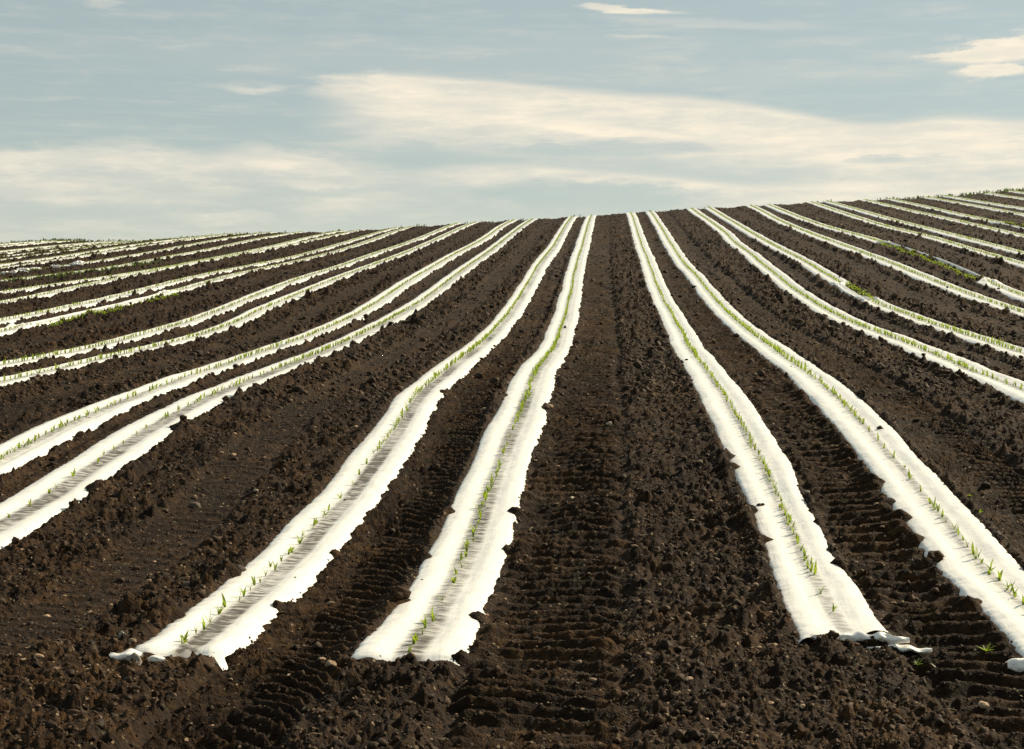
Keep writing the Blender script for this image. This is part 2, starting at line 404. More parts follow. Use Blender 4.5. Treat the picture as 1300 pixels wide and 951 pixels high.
def stone_material(name, lo, hi, per='obj'):
    m, nt, b = mat(name); L = nt.links
    if per == 'obj': r = N(nt, 'ShaderNodeObjectInfo').outputs['Random']
    else: r = N(nt, 'ShaderNodeNewGeometry').outputs['Random Per Island']
    tc = N(nt, 'ShaderNodeTexCoord'); n = N(nt, 'ShaderNodeTexNoise', Scale=28.0 if per != 'obj' else 1.6, Detail=5.0); L.new(tc.outputs['Object'], n.inputs['Vector'])
    f = mathn(nt, 'ADD', mathn(nt, 'MULTIPLY', r, 0.7), mathn(nt, 'MULTIPLY', n.outputs[0], 0.4))
    L.new(ramp(nt, f, [(0.1, lo), (0.95, hi)]), b.inputs['Base Color']); b.inputs['Roughness'].default_value = 0.8
    b.inputs['Specular IOR Level'].default_value = 0.25
    bm = N(nt, 'ShaderNodeBump', Strength=0.5, Distance=0.01); L.new(n.outputs[0], bm.inputs['Height']); L.new(bm.outputs[0], b.inputs['Normal'])
    return m
SOIL = soil_material(); FILM = film_material(); LEAF = leaf_material()
STONE = stone_material('field_stone', (0.07, 0.045, 0.027), (0.36, 0.25, 0.155))
PEB = stone_material('grit', (0.04, 0.027, 0.016), (0.36, 0.25, 0.15), 'isl')
PALE = stone_material('pale_stone', (0.30, 0.25, 0.19), (0.45, 0.38, 0.29))
DARKST = stone_material('dark_stone', (0.035, 0.026, 0.02), (0.08, 0.06, 0.045))
CLOD = stone_material('clod_soil', (0.007, 0.0033, 0.0010), (0.050, 0.0260, 0.0090), 'isl')
STRAW = stone_material('straw', (0.10, 0.075, 0.04), (0.34, 0.26, 0.15), 'isl')

# ------------------------------------------------------------------ the ploughed field (one sheet)
def slopes():
    return np.concatenate([np.arange(-0.62, -0.385, 0.0026), np.arange(-0.385, 0.262, 0.00082), np.arange(0.262, 0.50, 0.0026)])
def distances():
    y = [3.3]
    while y[-1] < YC + 12:
        st = 0.0019 if y[-1] > 4.6 else 0.004
        st = st * (1 + 0.9 * min(1, max(0, (y[-1] - 12) / 30)))
        y.append(y[-1] * (1 + st))
    return np.array(y)
sl = slopes(); dist = distances()
TX, TY = sl[None] * dist[:, None] + CX, np.repeat(dist[:, None], len(sl), 1)
print('field grid', TX.shape)
Z0 = zbase(TX, TY)
H, PRESS = relief(TX, TY, TY * 0.0014 + 0 * TX)
ZZ = Z0 + H
# sink the outer rim under the wider land
V = np.stack([TX.ravel(), TY.ravel(), (Z0 + H).ravel()], 1)
fme = clean(V, grid_faces(len(dist), len(sl)), 'ploughed_field', [SOIL])
field = link(fme, 'ploughed_field'); tag(field, kind='structure')
# the wider land: same hill, coarser, falling away to the horizon on every side
gx = np.concatenate([-np.geomspace(3000, 40, 26), np.linspace(-38, 30, 69), np.geomspace(32, 3000, 26)])
gy = np.concatenate([-np.geomspace(3000, 10, 20), np.linspace(-9, 74, 84), np.geomspace(77, 3000, 26)])
WX, WY = np.meshgrid(gx, gy)
def zwide(X, Y):
    Yc = np.clip(Y, 3.0, 74.0); z = zbase(X * 0 + np.clip(X, -60, 50), Yc)
    z = z - np.maximum(3.0 - Y, 0) ** 1.0 * 0.05 * np.clip(1 - (3 - Y) / 200, 0.1, 1) 
    over = np.maximum(Y - 74, 0); z = z - 0.25 * over / (1 + over / 60)
    side = np.maximum(np.abs(X) - 55, 0); z = z - 0.06 * side / (1 + side / 150)
    return z
WZ = zwide(WX, WY)
inside = (WX > -0.60 * WY) & (WX < 0.48 * WY) & (WY > 3.6) & (WY < YC + 9)
WZ = WZ - 0.02 - 0.25 * inside
wme = clean(np.stack([WX.ravel(), WY.ravel(), WZ.ravel()], 1), grid_faces(len(gy), len(gx)), 'ground', [SOIL])
tag(link(wme, 'ground'), kind='structure')

tick('ground')
# interpolated height look-ups for things that stand on the soil
LD = np.log(dist)
def soil_z(X, Y, Z=None):
    X = np.asarray(X, float); Y = np.asarray(Y, float)
    fi = np.interp(Y, dist, np.arange(len(dist))); i = np.clip(fi.astype(int), 0, len(dist) - 2); t = fi - i
    sj = np.interp((X - CX) / Y, sl, np.arange(len(sl))); j = np.clip(sj.astype(int), 0, len(sl) - 2); s = sj - j
    Z = ZZ if Z is None else Z
    return (Z[i, j] * (1 - t) + Z[i + 1, j] * t) * (1 - s) + (Z[i, j + 1] * (1 - t) + Z[i + 1, j + 1] * t) * s
def surf_z(X, Y):
    """highest of soil and film"""
    z = soil_z(X, Y); X = np.asarray(X, float); Y = np.asarray(Y, float)
    for k in KS:
        if not (np.abs(X - rowx(k)) < 0.9).any(): continue
        wf, sh, li, ps = special(k, Y); hw = halfw(k, Y) * wf; dx = X - centre(k, Y) - sh
        on = (np.abs(dx) < hw * 1.1) & (Y > YEND.get(k, 5.6))
        z = np.where(on, np.maximum(z, zbase(X, Y) + film_z(k, Y, dx, hw) + li), z)
    return z

# ------------------------------------------------------------------ film strips
def ordn(i): return ['first','second','third','fourth','fifth','sixth','seventh','eighth','ninth','tenth','eleventh','twelfth','thirteenth','fourteenth','fifteenth','sixteenth','seventeenth','eighteenth','nineteenth','twentieth','twenty-first','twenty-second'][i]
ROWNAME = {}
STRIPS = {}
extra = {-7: ', blown aside off its green seedlings', 3: ', bunched up over a bare green patch', 5: ', twisted thin as rope for a stretch', -12: ', torn to shreds at its near end',
         0: ', its near end lifted in a fold', -2: ', its near end beside a grey stone', -1: ', its near end cut off square', 1: ', its near end crumpled loose'}
for k in KS:
    i = k if k >= 0 else -k - 1
    side = 'right' if k >= 0 else 'left'
    ROWNAME[k] = '%s plastic strip %s of the middle lane' % (ordn(i), side)
    X0 = rowx(k)
    ys = YEND.get(k, max(5.6, abs(X0) / (0.50 if k < 0 else 0.36)))
    if k == -12: ys = y_at(-12, 100)
    ye = YC + 3.2
    if ys > ye - 3: continue
    y = [ys]
    while y[-1] < ye: y.append(y[-1] * (1 + 0.0021 * (1 + 0.8 * min(1, max(0, (y[-1] - 12) / 30)))))
    y = np.array(y); nc = 33
    s = np.linspace(-1.25, 1.25, nc)
    Y = np.repeat(y[:, None], nc, 1); S = np.repeat(s[None], len(y), 0)
    wf, sh, li, ps = special(k, Y)
    hw = halfw(k, Y) * wf; dx = S * hw
    Xf = centre(k, Y) + sh + dx
    Zf = zbase(Xf, Y) + film_z(k, Y, dx, hw) + li * (1 - (S / 1.25) ** 2) + 0.0
    if k in YEND:                 # ragged, slightly oblique cut end
        e = 0.03 * perlin(S * 2 + k, 0 * S, 5) + 0.018 * perlin(S * 11 + k, 0 * S, 6) + (0.03 * S if k == 0 else -0.035 * S)
        Y = Y + e * np.exp(-(Y - ys) / 0.25)
        if k in (0,): Zf = Zf + 0.020 * np.exp(-((Y - ys) / 0.12) ** 2) * (0.55 + 0.45 * S) * (np.abs(S) < 1.1)
        else: Zf = Zf - 0.035 * np.exp(-((Y - ys) / 0.045) ** 2)
    # heaps of bunched film where a strip has slipped
    for (ya, yb, f, _s, _l, _p) in SPECIAL.get(k, []):
        for yy in (ya, yb):
            g = np.exp(-((Y - yy) / 0.35) ** 2)
            Zf = Zf + g * np.maximum(0, 0.02 + 0.06 * perlin(Y * 7, S * 2.4 + k, 66)) * np.cos(np.clip(S, -1.2, 1.2) / 1.25 * np.pi / 2)
    uv = np.stack([S.ravel(), (Y + k * 13.7).ravel()], 1)
    me = clean(np.stack([Xf.ravel(), Y.ravel(), Zf.ravel()], 1), grid_faces(len(y), nc), 'plastic_strip', [FILM], uv)
    bc, bw, bk_ = {-1: (0.03, 0.24, 1.0), -2: (0.13, 0.22, 1.15), -3: (0.10, 0.26, 1.1), 0: (0.06, 0.16, 0.80), 1: (0.05, 0.13, 0.75)}.get(k, (0.06, 0.18, 0.85))
    thin = bk_ * (1 - ss(bw * 0.55, bw * 1.6, np.abs(S - bc))) * (1 - 0.35 * ss(10, 25, Y)) * (0.85 + 0.45 * perlin(Y * 0.8, 0 * Y + k, 55))
    at = me.attributes.new('thin', 'FLOAT', 'POINT'); at.data.foreach_set('value', thin.astype(np.float32).ravel())
    o = link(me, 'plastic_strip')
    tag(o, 'white ' + ROWNAME[k] + extra.get(k, ''), 'plastic strip', 'plastic mulch strips running up the field')
    STRIPS[k] = o

tick('strips')
def fold_mesh(x0, x1, y, zf, amp, seed, wid=0.05, tail=0.0):
    """a loose crumpled edge of film lying across the end of a strip: a flattened, wrinkled tube"""
    nu, nv = 60, 18
    t = np.linspace(0, 1, nu)[:, None]; a = np.linspace(0, 2 * np.pi, nv)[None]
    X = x0 + (x1 - x0) * t + 0 * a
    env = (0.35 + 0.65 * np.sin(np.pi * np.clip(t, 0.02, 0.98)) ** 0.5)
    ln = abs(x1 - x0) * 10
    nn = perlin(t * 1.4 * ln + 0 * a + seed, np.cos(a) * 1.2 + 0 * t, seed) + 0.3 * perlin(t * 2.6 * ln + np.sin(a), a * 1.1 + seed + 0 * t, seed + 1)
    r = wid * env * (1 + 0.7 * nn)
    Yy = y + np.cos(a) * r + 0.03 * perlin(t * 1.5 * ln + seed, 0 * t + 2.2, 9) + tail * t ** 2
    Zz = zf + np.sin(a) * r * amp + 0.012 * perlin(t * 2 * ln + seed, 0 * t, 8)
    uv = np.stack([(0.75 + 0 * X).ravel(), (t * 1.3 + 0.1 * a).ravel()], 1)
    return np.stack([X.ravel(), Yy.ravel(), Zz.ravel()], 1), grid_faces(nu, nv), uv
def fold(k, xa, xb, dy, dz, wid, amp, seed, name='folded_end', tail=0.0, parent=True, label=None):
    y = YEND[k] + dy; c = float(centre(k, np.array([y]))[0])
    zz = float(soil_z([c + (xa + xb) / 2], [y])[0]) + dz
    v, f, uv = fold_mesh(c + xa, c + xb, y, zz, amp, seed, wid, tail)
    o = link(clean(v, f, name, [FILM], uv), name, STRIPS[k] if parent else None)
    return o
fold(0, -0.12, 0.20, -0.01, 0.018, 0.020, 0.75, 31, tail=-0.05)
fold(0, 0.06, 0.27, -0.05, 0.006, 0.028, 0.35, 37, 'loose_tail', tail=-0.05)
fold(1, -0.25, 0.02, -0.03, 0.022, 0.050, 0.5, 41)
o = fold(-2, -0.185, -0.09, -0.06, 0.006, 0.028, 0.5, 53, 'crumpled_film', parent=False)
tag(o, 'crumpled white plastic scrap half buried below the near end of the second left strip', 'plastic scrap')
o = fold(-2, -0.05, 0.0, -0.115, 0.006, 0.014, 0.6, 57, 'crumpled_film', parent=False)
tag(o, 'tiny bright scrap of plastic film in the soil just right of the bigger crumpled scrap', 'plastic scrap')
# shreds of the torn far strip on the left
for q in range(14):
    u = -10 + q * 8.5 + random.uniform(-4, 4); k = -12
    y = y_at(-12, u) if u > 0 else y_at(-12, 2) - random.uniform(0, .8)
    x = float(centre(k, np.array([y]))[0]) + random.uniform(-0.22, 0.28)
    v, f, uv = fold_mesh(x - random.uniform(.05, .2), x + random.uniform(.05, .2), y, float(surf_z([x], [y])[0]) + 0.02, 0.6, 60 + q, random.uniform(.03, .09))
    o = link(clean(v, f, 'film_shred', [FILM], uv), 'film_shred')
    tag(o, 'small torn white shred at the ragged near end of the twelfth left strip', 'plastic scrap', 'torn shreds of plastic on the far left')

# ------------------------------------------------------------------ maize seedlings
def blade(length, width, lean, yaw, curl, base=(0, 0, 0), n=5):
    """one folded leaf: n cross-sections of three points"""
    pts = []
    x = 0.0; z = 0.0; a = lean
    cy, sy = math.cos(yaw), math.sin(yaw)
    for i in range(n):
        t = i / (n - 1)
        wd = width * (0.35 + 0.65 * math.sin(math.pi * min(1, 0.15 + 0.62 * t))) * (1 - t ** 3) * 0.5 + 0.0004
        px, py = x * cy, x * sy
        ox, oy = -sy * wd, cy * wd
        lift = wd * 0.45
        pts += [(px + ox, py + oy, z + lift), (px, py, z), (px - ox, py - oy, z + lift)]
        st = length / (n - 1); x += math.sin(a) * st; z += math.cos(a) * st; a += curl / (n - 1)
    v = np.array(pts) + np.array(base)
    return v, grid_faces(n, 3)
def seedling_leaves(rs):
    nl = rs.choice([2, 3, 3, 4]); out = []; yaw = rs.uniform(0, math.pi)
    hgt = rs.uniform(0.048, 0.085)
    for i in range(nl):
        ln = hgt * rs.uniform(0.75, 1.1) * (1 if i < 2 else 0.7)
        out.append(blade(ln, rs.uniform(0.009, 0.015), rs.uniform(0.05, 0.8) if i else 0.08, yaw + i * math.pi + rs.uniform(-.5, .5), rs.uniform(0.1, 1.1), (0, 0, -0.006)))
    return out
rs = random.Random(5)
PROTO = [seedling_leaves(rs) for _ in range(16)]
def merged(parts):
    vs, fs, o = [], [], 0
    for v, f in parts: vs.append(v); fs.append(f + o); o += len(v)
    return np.concatenate(vs), np.concatenate(fs)
def stem_mesh(h=0.022, r=0.0016):
    a = np.arange(6) * math.pi / 3; v = []
    for z, q in ((-0.012, 1.1), (h * .5, 1.0), (h, 0.7)):
        v += [(r * q * math.cos(t), r * q * math.sin(t), z) for t in a]
    f = [[i * 6 + j, i * 6 + (j + 1) % 6, i * 6 + 6 + (j + 1) % 6, i * 6 + 6 + j] for i in range(2) for j in range(6)]
    return np.array(v), np.array(f)
stemmesh = clean(*stem_mesh(), 'stem', [LEAF])
leafmesh = [[clean(v, f, 'leaf', [LEAF]) for v, f in p] for p in PROTO]
wholemesh = [clean(*merged(p), 'seedling', [LEAF]) for p in PROTO]
PL = []                           # (dist key, x, y, z, yaw, scale, proto, row)
for k in STRIPS:
    X0 = rowx(k); ys = YEND.get(k, max(5.6, abs(X0) / (0.46 if k < 0 else 0.33)))
    y = ys + 0.08
    while y < YC + 0.4:
        dens = 0.5 + 0.5 * float(perlin(np.array([y * 0.55]), np.array([k * 2.3]), 91)[0])
        step = rs.uniform(0.025, 0.07) if rs.random() < 0.5 else rs.uniform(0.08, 0.16)
        if y < 12 and dens < 0.34: step += 0.22
        if k in (-3,) and y < 11: step += rs.uniform(0.1, 0.35)
        if y > 14: step *= 0.8
        y += step
        Ya = np.array([y]); wf, sh, li, ps = special(k, Ya)
        off = {-2: -0.022, -3: -0.01, 0: 0.012, 1: 0.012}.get(k, 0.0)
        x = float(centre(k, Ya)[0] + ps[0]) + off + rs.gauss(0, 0.007)
        sc = rs.uniform(0.65, 1.05) * (0.84 if y < 12 else 0.9) * (0.9 if y > 25 else 1) * (1.12 if (k > 0 and y > 14) else 1.0)
        PL.append([y, x, rs.uniform(0, 6.28), sc, rs.randrange(16), k, rs.uniform(-.2, .2), rs.uniform(-.2, .2)])
        for (ya, yb, f, _s, _l, _p) in SPECIAL.get(k, []):
            if ya < y < yb:
                for _ in range(3): PL.append([y + rs.uniform(-.07, .07), x + rs.gauss(0, 0.035), rs.uniform(0, 6.28), rs.uniform(.45, .85), rs.randrange(16), k, rs.uniform(-.3, .3), rs.uniform(-.3, .3)])
arr = np.array([[p[1], p[0]] for p in PL]); zz = surf_z(arr[:, 0], arr[:, 1])
def in_view(x, y):
    r = (x - CX) / y; return -0.348 < r < 0.235 and y < YC + 0.3
vis = sorted([i for i in range(len(PL)) if in_view(PL[i][1], PL[i][0])], key=lambda i: PL[i][0] / PL[i][3])
mine = sorted(vis[:300], key=lambda i: PL[i][0]); mset = set(mine)
print('seedlings', len(PL), 'visible', len(vis), 'own to', PL[mine[-1]][0])
cnt = {}
def rot(o, p):
    o.rotation_euler = (p[6], p[7], p[2]); o.scale = (p[3],) * 3
NR = {-1: 'first strip on the left', -2: 'second strip on the left', -3: 'third strip on the left', -4: 'fourth strip on the left', -5: 'fifth strip on the left', 0: 'first strip on the right', 1: 'second strip on the right', 2: 'third strip on the right', 3: 'fourth strip on the right'}
for q, i in enumerate(mine):
    p = PL[i]; k = p[5]; c = cnt[k] = cnt.get(k, 0) + 1
    row = '%s strip on the %s' % (ordn(k if k >= 0 else -k - 1), 'right' if k >= 0 else 'left')
    if c <= 22: lab = '%s green seedling from the near end of the %s' % (ordn(c - 1) if c > 1 else 'nearest', row)
    else: lab = 'small green seedling far along the middle of the %s' % row
    if q < 110:
        o = bpy.data.objects.new('seedling', None); C.objects.link(o); o.empty_display_size = 0.03
        for lm in leafmesh[p[4]]:
            ch = bpy.data.objects.new('leaf', lm); C.objects.link(ch); ch.parent = o
        ch = bpy.data.objects.new('stem', stemmesh); C.objects.link(ch); ch.parent = o
    else:
        o = bpy.data.objects.new('seedling', wholemesh[p[4]]); C.objects.link(o)
    o.location = (p[1], p[0], zz[i]); rot(o, p)
    tag(o, lab, 'seedling', 'maize seedlings of the %s' % row)
rest = [i for i in range(len(PL)) if i not in mset]
vs, fs, off = [], [], 0
lowp = [merged([blade(.07, .016, .25, .2, .6, n=3), blade(.06, .015, .35, 3.3, .7, n=3), blade(.05, .015, .1, 1.7, .4, n=3)]) for _ in range(1)]
pm = [merged(p) for p in PROTO]
for i in rest:
    p = PL[i]; v, f = (pm[p[4]] if p[0] < 16 else lowp[0]); c, s_ = math.cos(p[2]), math.sin(p[2])
    vv = v * p[3]; vs.append(np.stack([vv[:, 0] * c - vv[:, 1] * s_ + p[1], vv[:, 0] * s_ + vv[:, 1] * c + p[0], vv[:, 2] + zz[i]], 1)); fs.append(f + off); off += len(v)
o = link(clean(np.concatenate(vs), np.concatenate(fs), 'seedlings', [LEAF]), 'seedlings')
tag(o, 'lines of tiny green maize seedlings running far up every plastic strip', 'seedlings', kind='stuff')

tick('seedlings')
# ------------------------------------------------------------------ clods, grit, stones, straw
def ico(sub):
    import bmesh
    bm = bmesh.new(); bmesh.ops.create_icosphere(bm, subdivisions=sub, radius=1.0)
    v = np.array([x.co[:] for x in bm.verts]); f = np.array([[x.index for x in p.verts] for p in bm.faces]); bm.free(); return v, f
I1, I2, I3 = ico(1), ico(2), ico(3)
def lumpy(base, seed, rough, flat, jit=0.0):
    v, f = base; r = np.random.default_rng(seed); v = v.copy()
    ph = r.uniform(0, 50, 3)
    n = perlin(v[:, 0] * 1.1 + ph[0], v[:, 1] * 1.1 + v[:, 2] * 0.9 + ph[1], seed) + 0.6 * perlin(v[:, 1] * 2.3 + ph[2], v[:, 2] * 2.3 + v[:, 0], seed + 1)
    v = v * (1 + rough * n + jit * r.standard_normal(len(v)))[:, None] * np.array([1, r.uniform(.5, .95), flat * r.uniform(.75, 1.2)]); return v, f
def scatter(n, ymin, ymax, smin, smax, power, bases, name, material, avoid=1.03, seed=0, sink=0.15, smooth=False, ypow=1.0):
    r = np.random.default_rng(seed)
    Y = (ymin ** ypow + (ymax ** ypow - ymin ** ypow) * r.random(n)) ** (1 / ypow)
    X = CX + Y * r.uniform(-0.42, 0.30, n)
    size = smin * (1 - r.random(n) * (1 - (smin / smax) ** power)) ** (-1 / power)
    bad = np.zeros(n, bool)
    for k in KS:
        wf, sh, li, ps = special(k, Y); d = np.abs(X - centre(k, Y) - sh) / (halfw(k, Y) * wf)
        bad |= (d < avoid + 0.04 * r.standard_normal(n)) & (Y > YEND.get(k, 5.6) + 0.01) & (r.random(n) > 0.0015)
    pr = soil_z(X, Y, PRESS); bad |= (r.random(n) < pr * 0.7) & (size > 0.006)
    X, Y, size = X[~bad], Y[~bad], size[~bad]
    Z = surf_z(X, Y) + size * sink
    a = r.uniform(0, 6.28, len(X)); b = r.integers(0, len(bases), len(X))
    vs, fs, off = [], [], 0
    for j in range(len(bases)):
        m = b == j; v, f = bases[j]; c, s_ = np.cos(a[m])[:, None], np.sin(a[m])[:, None]; sz = size[m][:, None]
        vx = (v[None, :, 0] * c - v[None, :, 1] * s_) * sz + X[m][:, None]
        vy = (v[None, :, 0] * s_ + v[None, :, 1] * c) * sz + Y[m][:, None]
        vz = v[None, :, 2] * sz + Z[m][:, None]
        vs.append(np.stack([vx, vy, vz], -1).reshape(-1, 3))
        fs.append((f[None] + (np.arange(m.sum()) * len(v))[:, None, None]).reshape(-1, f.shape[1]) + off); off += m.sum() * len(v)
    me = clean(np.concatenate(vs), np.concatenate(fs), name, [material], smooth=smooth)
    return link(me, name)
cb2 = [lumpy(I2, 100 + i, 0.6, 0.72, 0.13) for i in range(10)]
cb1 = [lumpy(I1, 200 + i, 0.4, 0.75, 0.2) for i in range(10)]
o = scatter(42000, 4.0, 15, 0.004, 0.023, 2.1, cb2, 'soil_clods', CLOD, seed=1, ypow=1.3)
tag(o, 'dark crumbly clods of soil strewn over the near lanes between the strips', 'soil clods', kind='stuff')
o = scatter(66000, 12, 62, 0.013, 0.046, 2.5, cb1, 'soil_clods', CLOD, seed=2, ypow=1.2)
tag(o, 'small dark clods of soil covering the lanes farther up the hill', 'soil clods', kind='stuff')
pb = [lumpy(I1, 300 + i, 0.35, 0.55) for i in range(8)]
o = scatter(22000, 4.0, 26, 0.0026, 0.011, 1.8, pb, 'grit', PEB, seed=3, sink=0.35, ypow=1.2)
tag(o, 'pale brown grit and pebbles lying all over the dark soil', 'grit', kind='stuff')
sv = np.array([(-1, -.05, 0), (-1, .05, 0), (0, -.06, .16), (0, .06, .18), (1, -.04, .03), (1, .04, .05)], float); sf = np.array([[0, 1, 3, 2], [2, 3, 5, 4]])
sb = [(sv * [1, 1.3, 1], sf), (sv * [1, 2.6, 1.5], sf), (sv * [.6, 2.5, .5], sf)]
o = scatter(3000, 4.0, 24, 0.008, 0.03, 2.4, sb, 'straw', STRAW, seed=4, sink=0.3, ypow=1.2)
tag(o, 'short pale bits of straw and old stalk littering the soil', 'straw', kind='stuff')

tick('scatter')
sm_ = [clean(*lumpy(I3, 400 + i, 0.30, 0.6), 'stone', [STONE], smooth=True) for i in range(8)]
def place(name, me, x, y, size, lab, cat, group=None, flat=None, sink=0.12, yaw=None):
    o = bpy.data.objects.new(name, me); C.objects.link(o)
    z = float(surf_z([x], [y])[0]); o.location = (x, y, z + size * sink)
    o.scale = (size, size, size * (flat or 1)); o.rotation_euler = (rs.uniform(-.25, .25), rs.uniform(-.25, .25), rs.uniform(0, 6.28) if yaw is None else yaw)
    return tag(o, lab, cat, group)
ps_ = clean(*lumpy(I3, 511, 0.25, 0.5), 'stone', [PALE]); ds_ = clean(*lumpy(I3, 512, 0.22, 0.8), 'stone', [DARKST])
gs_ = clean(*lumpy(I3, 513, 0.25, 0.7), 'stone', [stone_material('grey_stone', (0.13, 0.11, 0.09), (0.24, 0.21, 0.17))])
for (u, v, sz, me, lab) in [
    (305, 730, .030, ds_, 'large dark rounded stone against the left edge of the second left strip'),
    (170, 845, .032, gs_, 'grey brown stone at the near end of the second left strip'),
    (155, 820, .017, gs_, 'smaller grey stone just up left of the stone at the strip end'),
    (168, 822, .016, sm_[2], 'tan stone side by side with the small grey stone at lower left'),
    (748, 719, .026, ps_, 'flat pale stone in the upper part of the middle lane near the camera'),
    (698, 521, .028, sm_[1], 'tan stone on the wheel track just right of the first left strip'),
    (773, 539, .024, ps_, 'flat pale stone lying in the middle lane farther up the hill'),
    (698, 437, .0, sm_[1], ''),
    (615, 517, .030, sm_[4], 'tan stone between the first two left strips'),
    (727, 630, .018, ps_, 'small pale stone on the middle wheel track'),
    (727, 790, .015, ps_, 'small pale stone low on the left side of the middle lane'),
    (420, 838, .020, sm_[5], 'tan stone at the bottom between the first two left strips'),
    (735, 832, .014, sm_[6], 'small tan stone at the bottom of the middle lane'),
    (387, 848, .018, sm_[3], 'reddish tan stone low beside the left wheel track'),
    (240, 745, .026, ds_, 'dark stone in the rough soil left of the second left strip'),
    (247, 640, .034, ds_, 'dark brown stone high in the rough lane left of the second left strip'),
    (325, 630, .018, ps_, 'pale stone in the rough lane left of the second left strip'),
    (296, 575, .020, sm_[0], 'tan stone beside the smooth band of the rough left lane'),
    (1205, 540, .022, sm_[1], 'tan stone in the lane right of the second right strip'),
    (1025, 625, .014, ps_, 'bright white chip of stone between the first two right strips')]:
    if sz == 0: continue
    x, y = ground_at(u, v); place('stone', me, x, y, sz, lab, 'stone', 'single stones standing out on the soil')
# clods that lie on or against the film
cm = [clean(*lumpy(I3, 600 + i, 0.6, 0.75, 0.05), 'soil_clod', [CLOD], smooth=True) for i in range(6)]
for (u, v, sz, lab) in [
    (1209, 717, .034, 'dark clod of soil lying on the left edge of the second right strip'),
    (525, 770, .040, 'dark clod in the notch on the left edge of the first left strip'),
    (965, 648, .020, 'flat reddish clod chip alone on the white of the first right strip'),
    (292, 845, .050, 'dark mound of soil burying the near end of the second left strip'),
    (258, 850, .040, 'dark mound at the lower left of the buried strip end'),
    (358, 480, .030, 'round dark clod on the right edge of the third left strip'),
    (233, 545, .030, 'dark clod on the right edge of the third left strip, lower down'),
    (1003, 812, .018, 'small dark clod at the left corner of the lifted strip end')]:
    x, y = ground_at(u, v)
    if '%d' % u in ('1209', '525'):
        kk = min(KS, key=lambda q: abs(rowx(q) - x)); x = float(centre(kk, np.array([y]))[0] - halfw(kk, np.array([y]))[0] * 0.92)
    place('soil_clod', cm[rs.randrange(6)], x, y, sz, lab, 'soil clod', 'single clods on the film', flat=0.45 if 'flat' in lab else 0.7, sink=0.05)
# other stones, the largest that show
lanes = {}
n = 0
zones = [('in the middle lane', -1), ('between the first two left strips', -2), ('in the wide lane past the second left strip', -3), ('between the third and fourth left strips', -4),
         ('between the first two right strips', 0), ('in the wide lane past the second right strip', 1), ('in the wide lane past the fourth left strip', -5)]
zn = {b: a for a, b in zones}
tries = 0
while n < 230 and tries < 4000:
    tries += 1
    y = 4.9 + 15 * rs.random() ** 1.7; x = CX + y * rs.uniform(-0.345, 0.23)
    cs = {k: float(centre(k, np.array([y]))[0]) for k in range(-8, 8)}
    if min(abs(x - c) for c in cs.values()) < 0.19: continue
    kl = max(k for k in cs if cs[k] <= x)
    if kl not in zn: continue
    sz = rs.choice([.007, .008, .010, .012, .014, .017])
    place('stone', sm_[rs.randrange(8)], x, y, sz, 'small tan stone lying on the soil ' + zn[kl], 'stone', 'small stones ' + zn[kl], flat=rs.uniform(.6, 1), sink=0.25)
    n += 1

# ------------------------------------------------------------------ weeds
def weed(u, v, size, nl, lab):
    x, y = ground_at(u, v); r = random.Random(int(u)); parts = []
    root = bpy.data.objects.new('weed', None); C.objects.link(root); root.empty_display_size = .03
    root.location = (x, y, float(surf_z([x], [y])[0]) + 0.004)
    for i in range(nl):
        ln = size * r.uniform(.7, 1.1); bv, bf = blade(ln, ln * 0.20, r.uniform(.7, 1.25), i * 6.283 / nl + r.uniform(-.3, .3), r.uniform(.1, .6), n=6)
        link(clean(bv, bf, 'leaf', [LEAF]), 'leaf', root)
    link(clean(*stem_mesh(0.01, 0.002), 'stem', [LEAF]), 'stem', root)
    tag(root, lab, 'weed')
weed(1200, 851, .060, 9, 'small green star-shaped weed low between the two right strips')
weed(1252, 834, .040, 7, 'small dull green weed just left of the crumpled end of the second right strip')
weed(1243, 651, .035, 8, 'tiny green weed in the lane right of the second right strip')
weed(1165, 847, .030, 6, 'faint green weed just left of the star-shaped weed')
weed(1232, 627, .024, 6, 'tiny green weed just above another in the right wide lane')
# rough grass along the crest and in the unweeded lines
def grass(points, name, lab, hmin, hmax):
    vs, fs, off = [], [], 0
    for (x, y, z) in points:
        for _ in range(3):
            v, f = blade(rs.uniform(hmin, hmax), 0.035, rs.uniform(0, .7), rs.uniform(0, 6.28), rs.uniform(0, .9), n=3)
            vs.append(v + np.array([x + rs.gauss(0, .05), y + rs.gauss(0, .05), z])); fs.append(f + off); off += len(v)
    o = link(clean(np.concatenate(vs), np.concatenate(fs), name, [GRASS]), name); tag(o, lab, 'grass', kind='stuff')
GRASS = leaf_material(); GRASS.name = 'rough_grass'
gn = GRASS.node_tree
for nd in gn.nodes:
    if nd.type == 'VALTORGB':
        for e, c in zip(nd.color_ramp.elements, ((.03, .05, .012), (.05, .075, .018), (.09, .10, .03))): e.color = (*c, 1)
    if nd.type == 'BSDF_TRANSLUCENT': nd.inputs[0].default_value = (.08, .12, .02, 1)
pts = []
for _ in range(2600):
    x = rs.uniform(-27, 21); wgt = 0.03 + 0.9 * max(0, (x - 9) / 8) + 0.8 * max(0, (-x - 17) / 3)
    if rs.random() > wgt: continue
    y = YC + rs.uniform(-0.6, 1.2); pts.append((x, y))
a = np.array(pts); z = surf_z(a[:, 0], a[:, 1])
grass([(p[0], p[1], zz_) for p, zz_ in zip(pts, z)], 'rough_grass', 'rough dark green grass fringing the crest of the field', .04, .14)
pts = []
for _ in range(260):
    y = rs.uniform(29, 41); pts.append((float(centre(-11, np.array([y]))[0]) + .34 + rs.gauss(0, .07), y))
a = np.array(pts); z = surf_z(a[:, 0], a[:, 1])
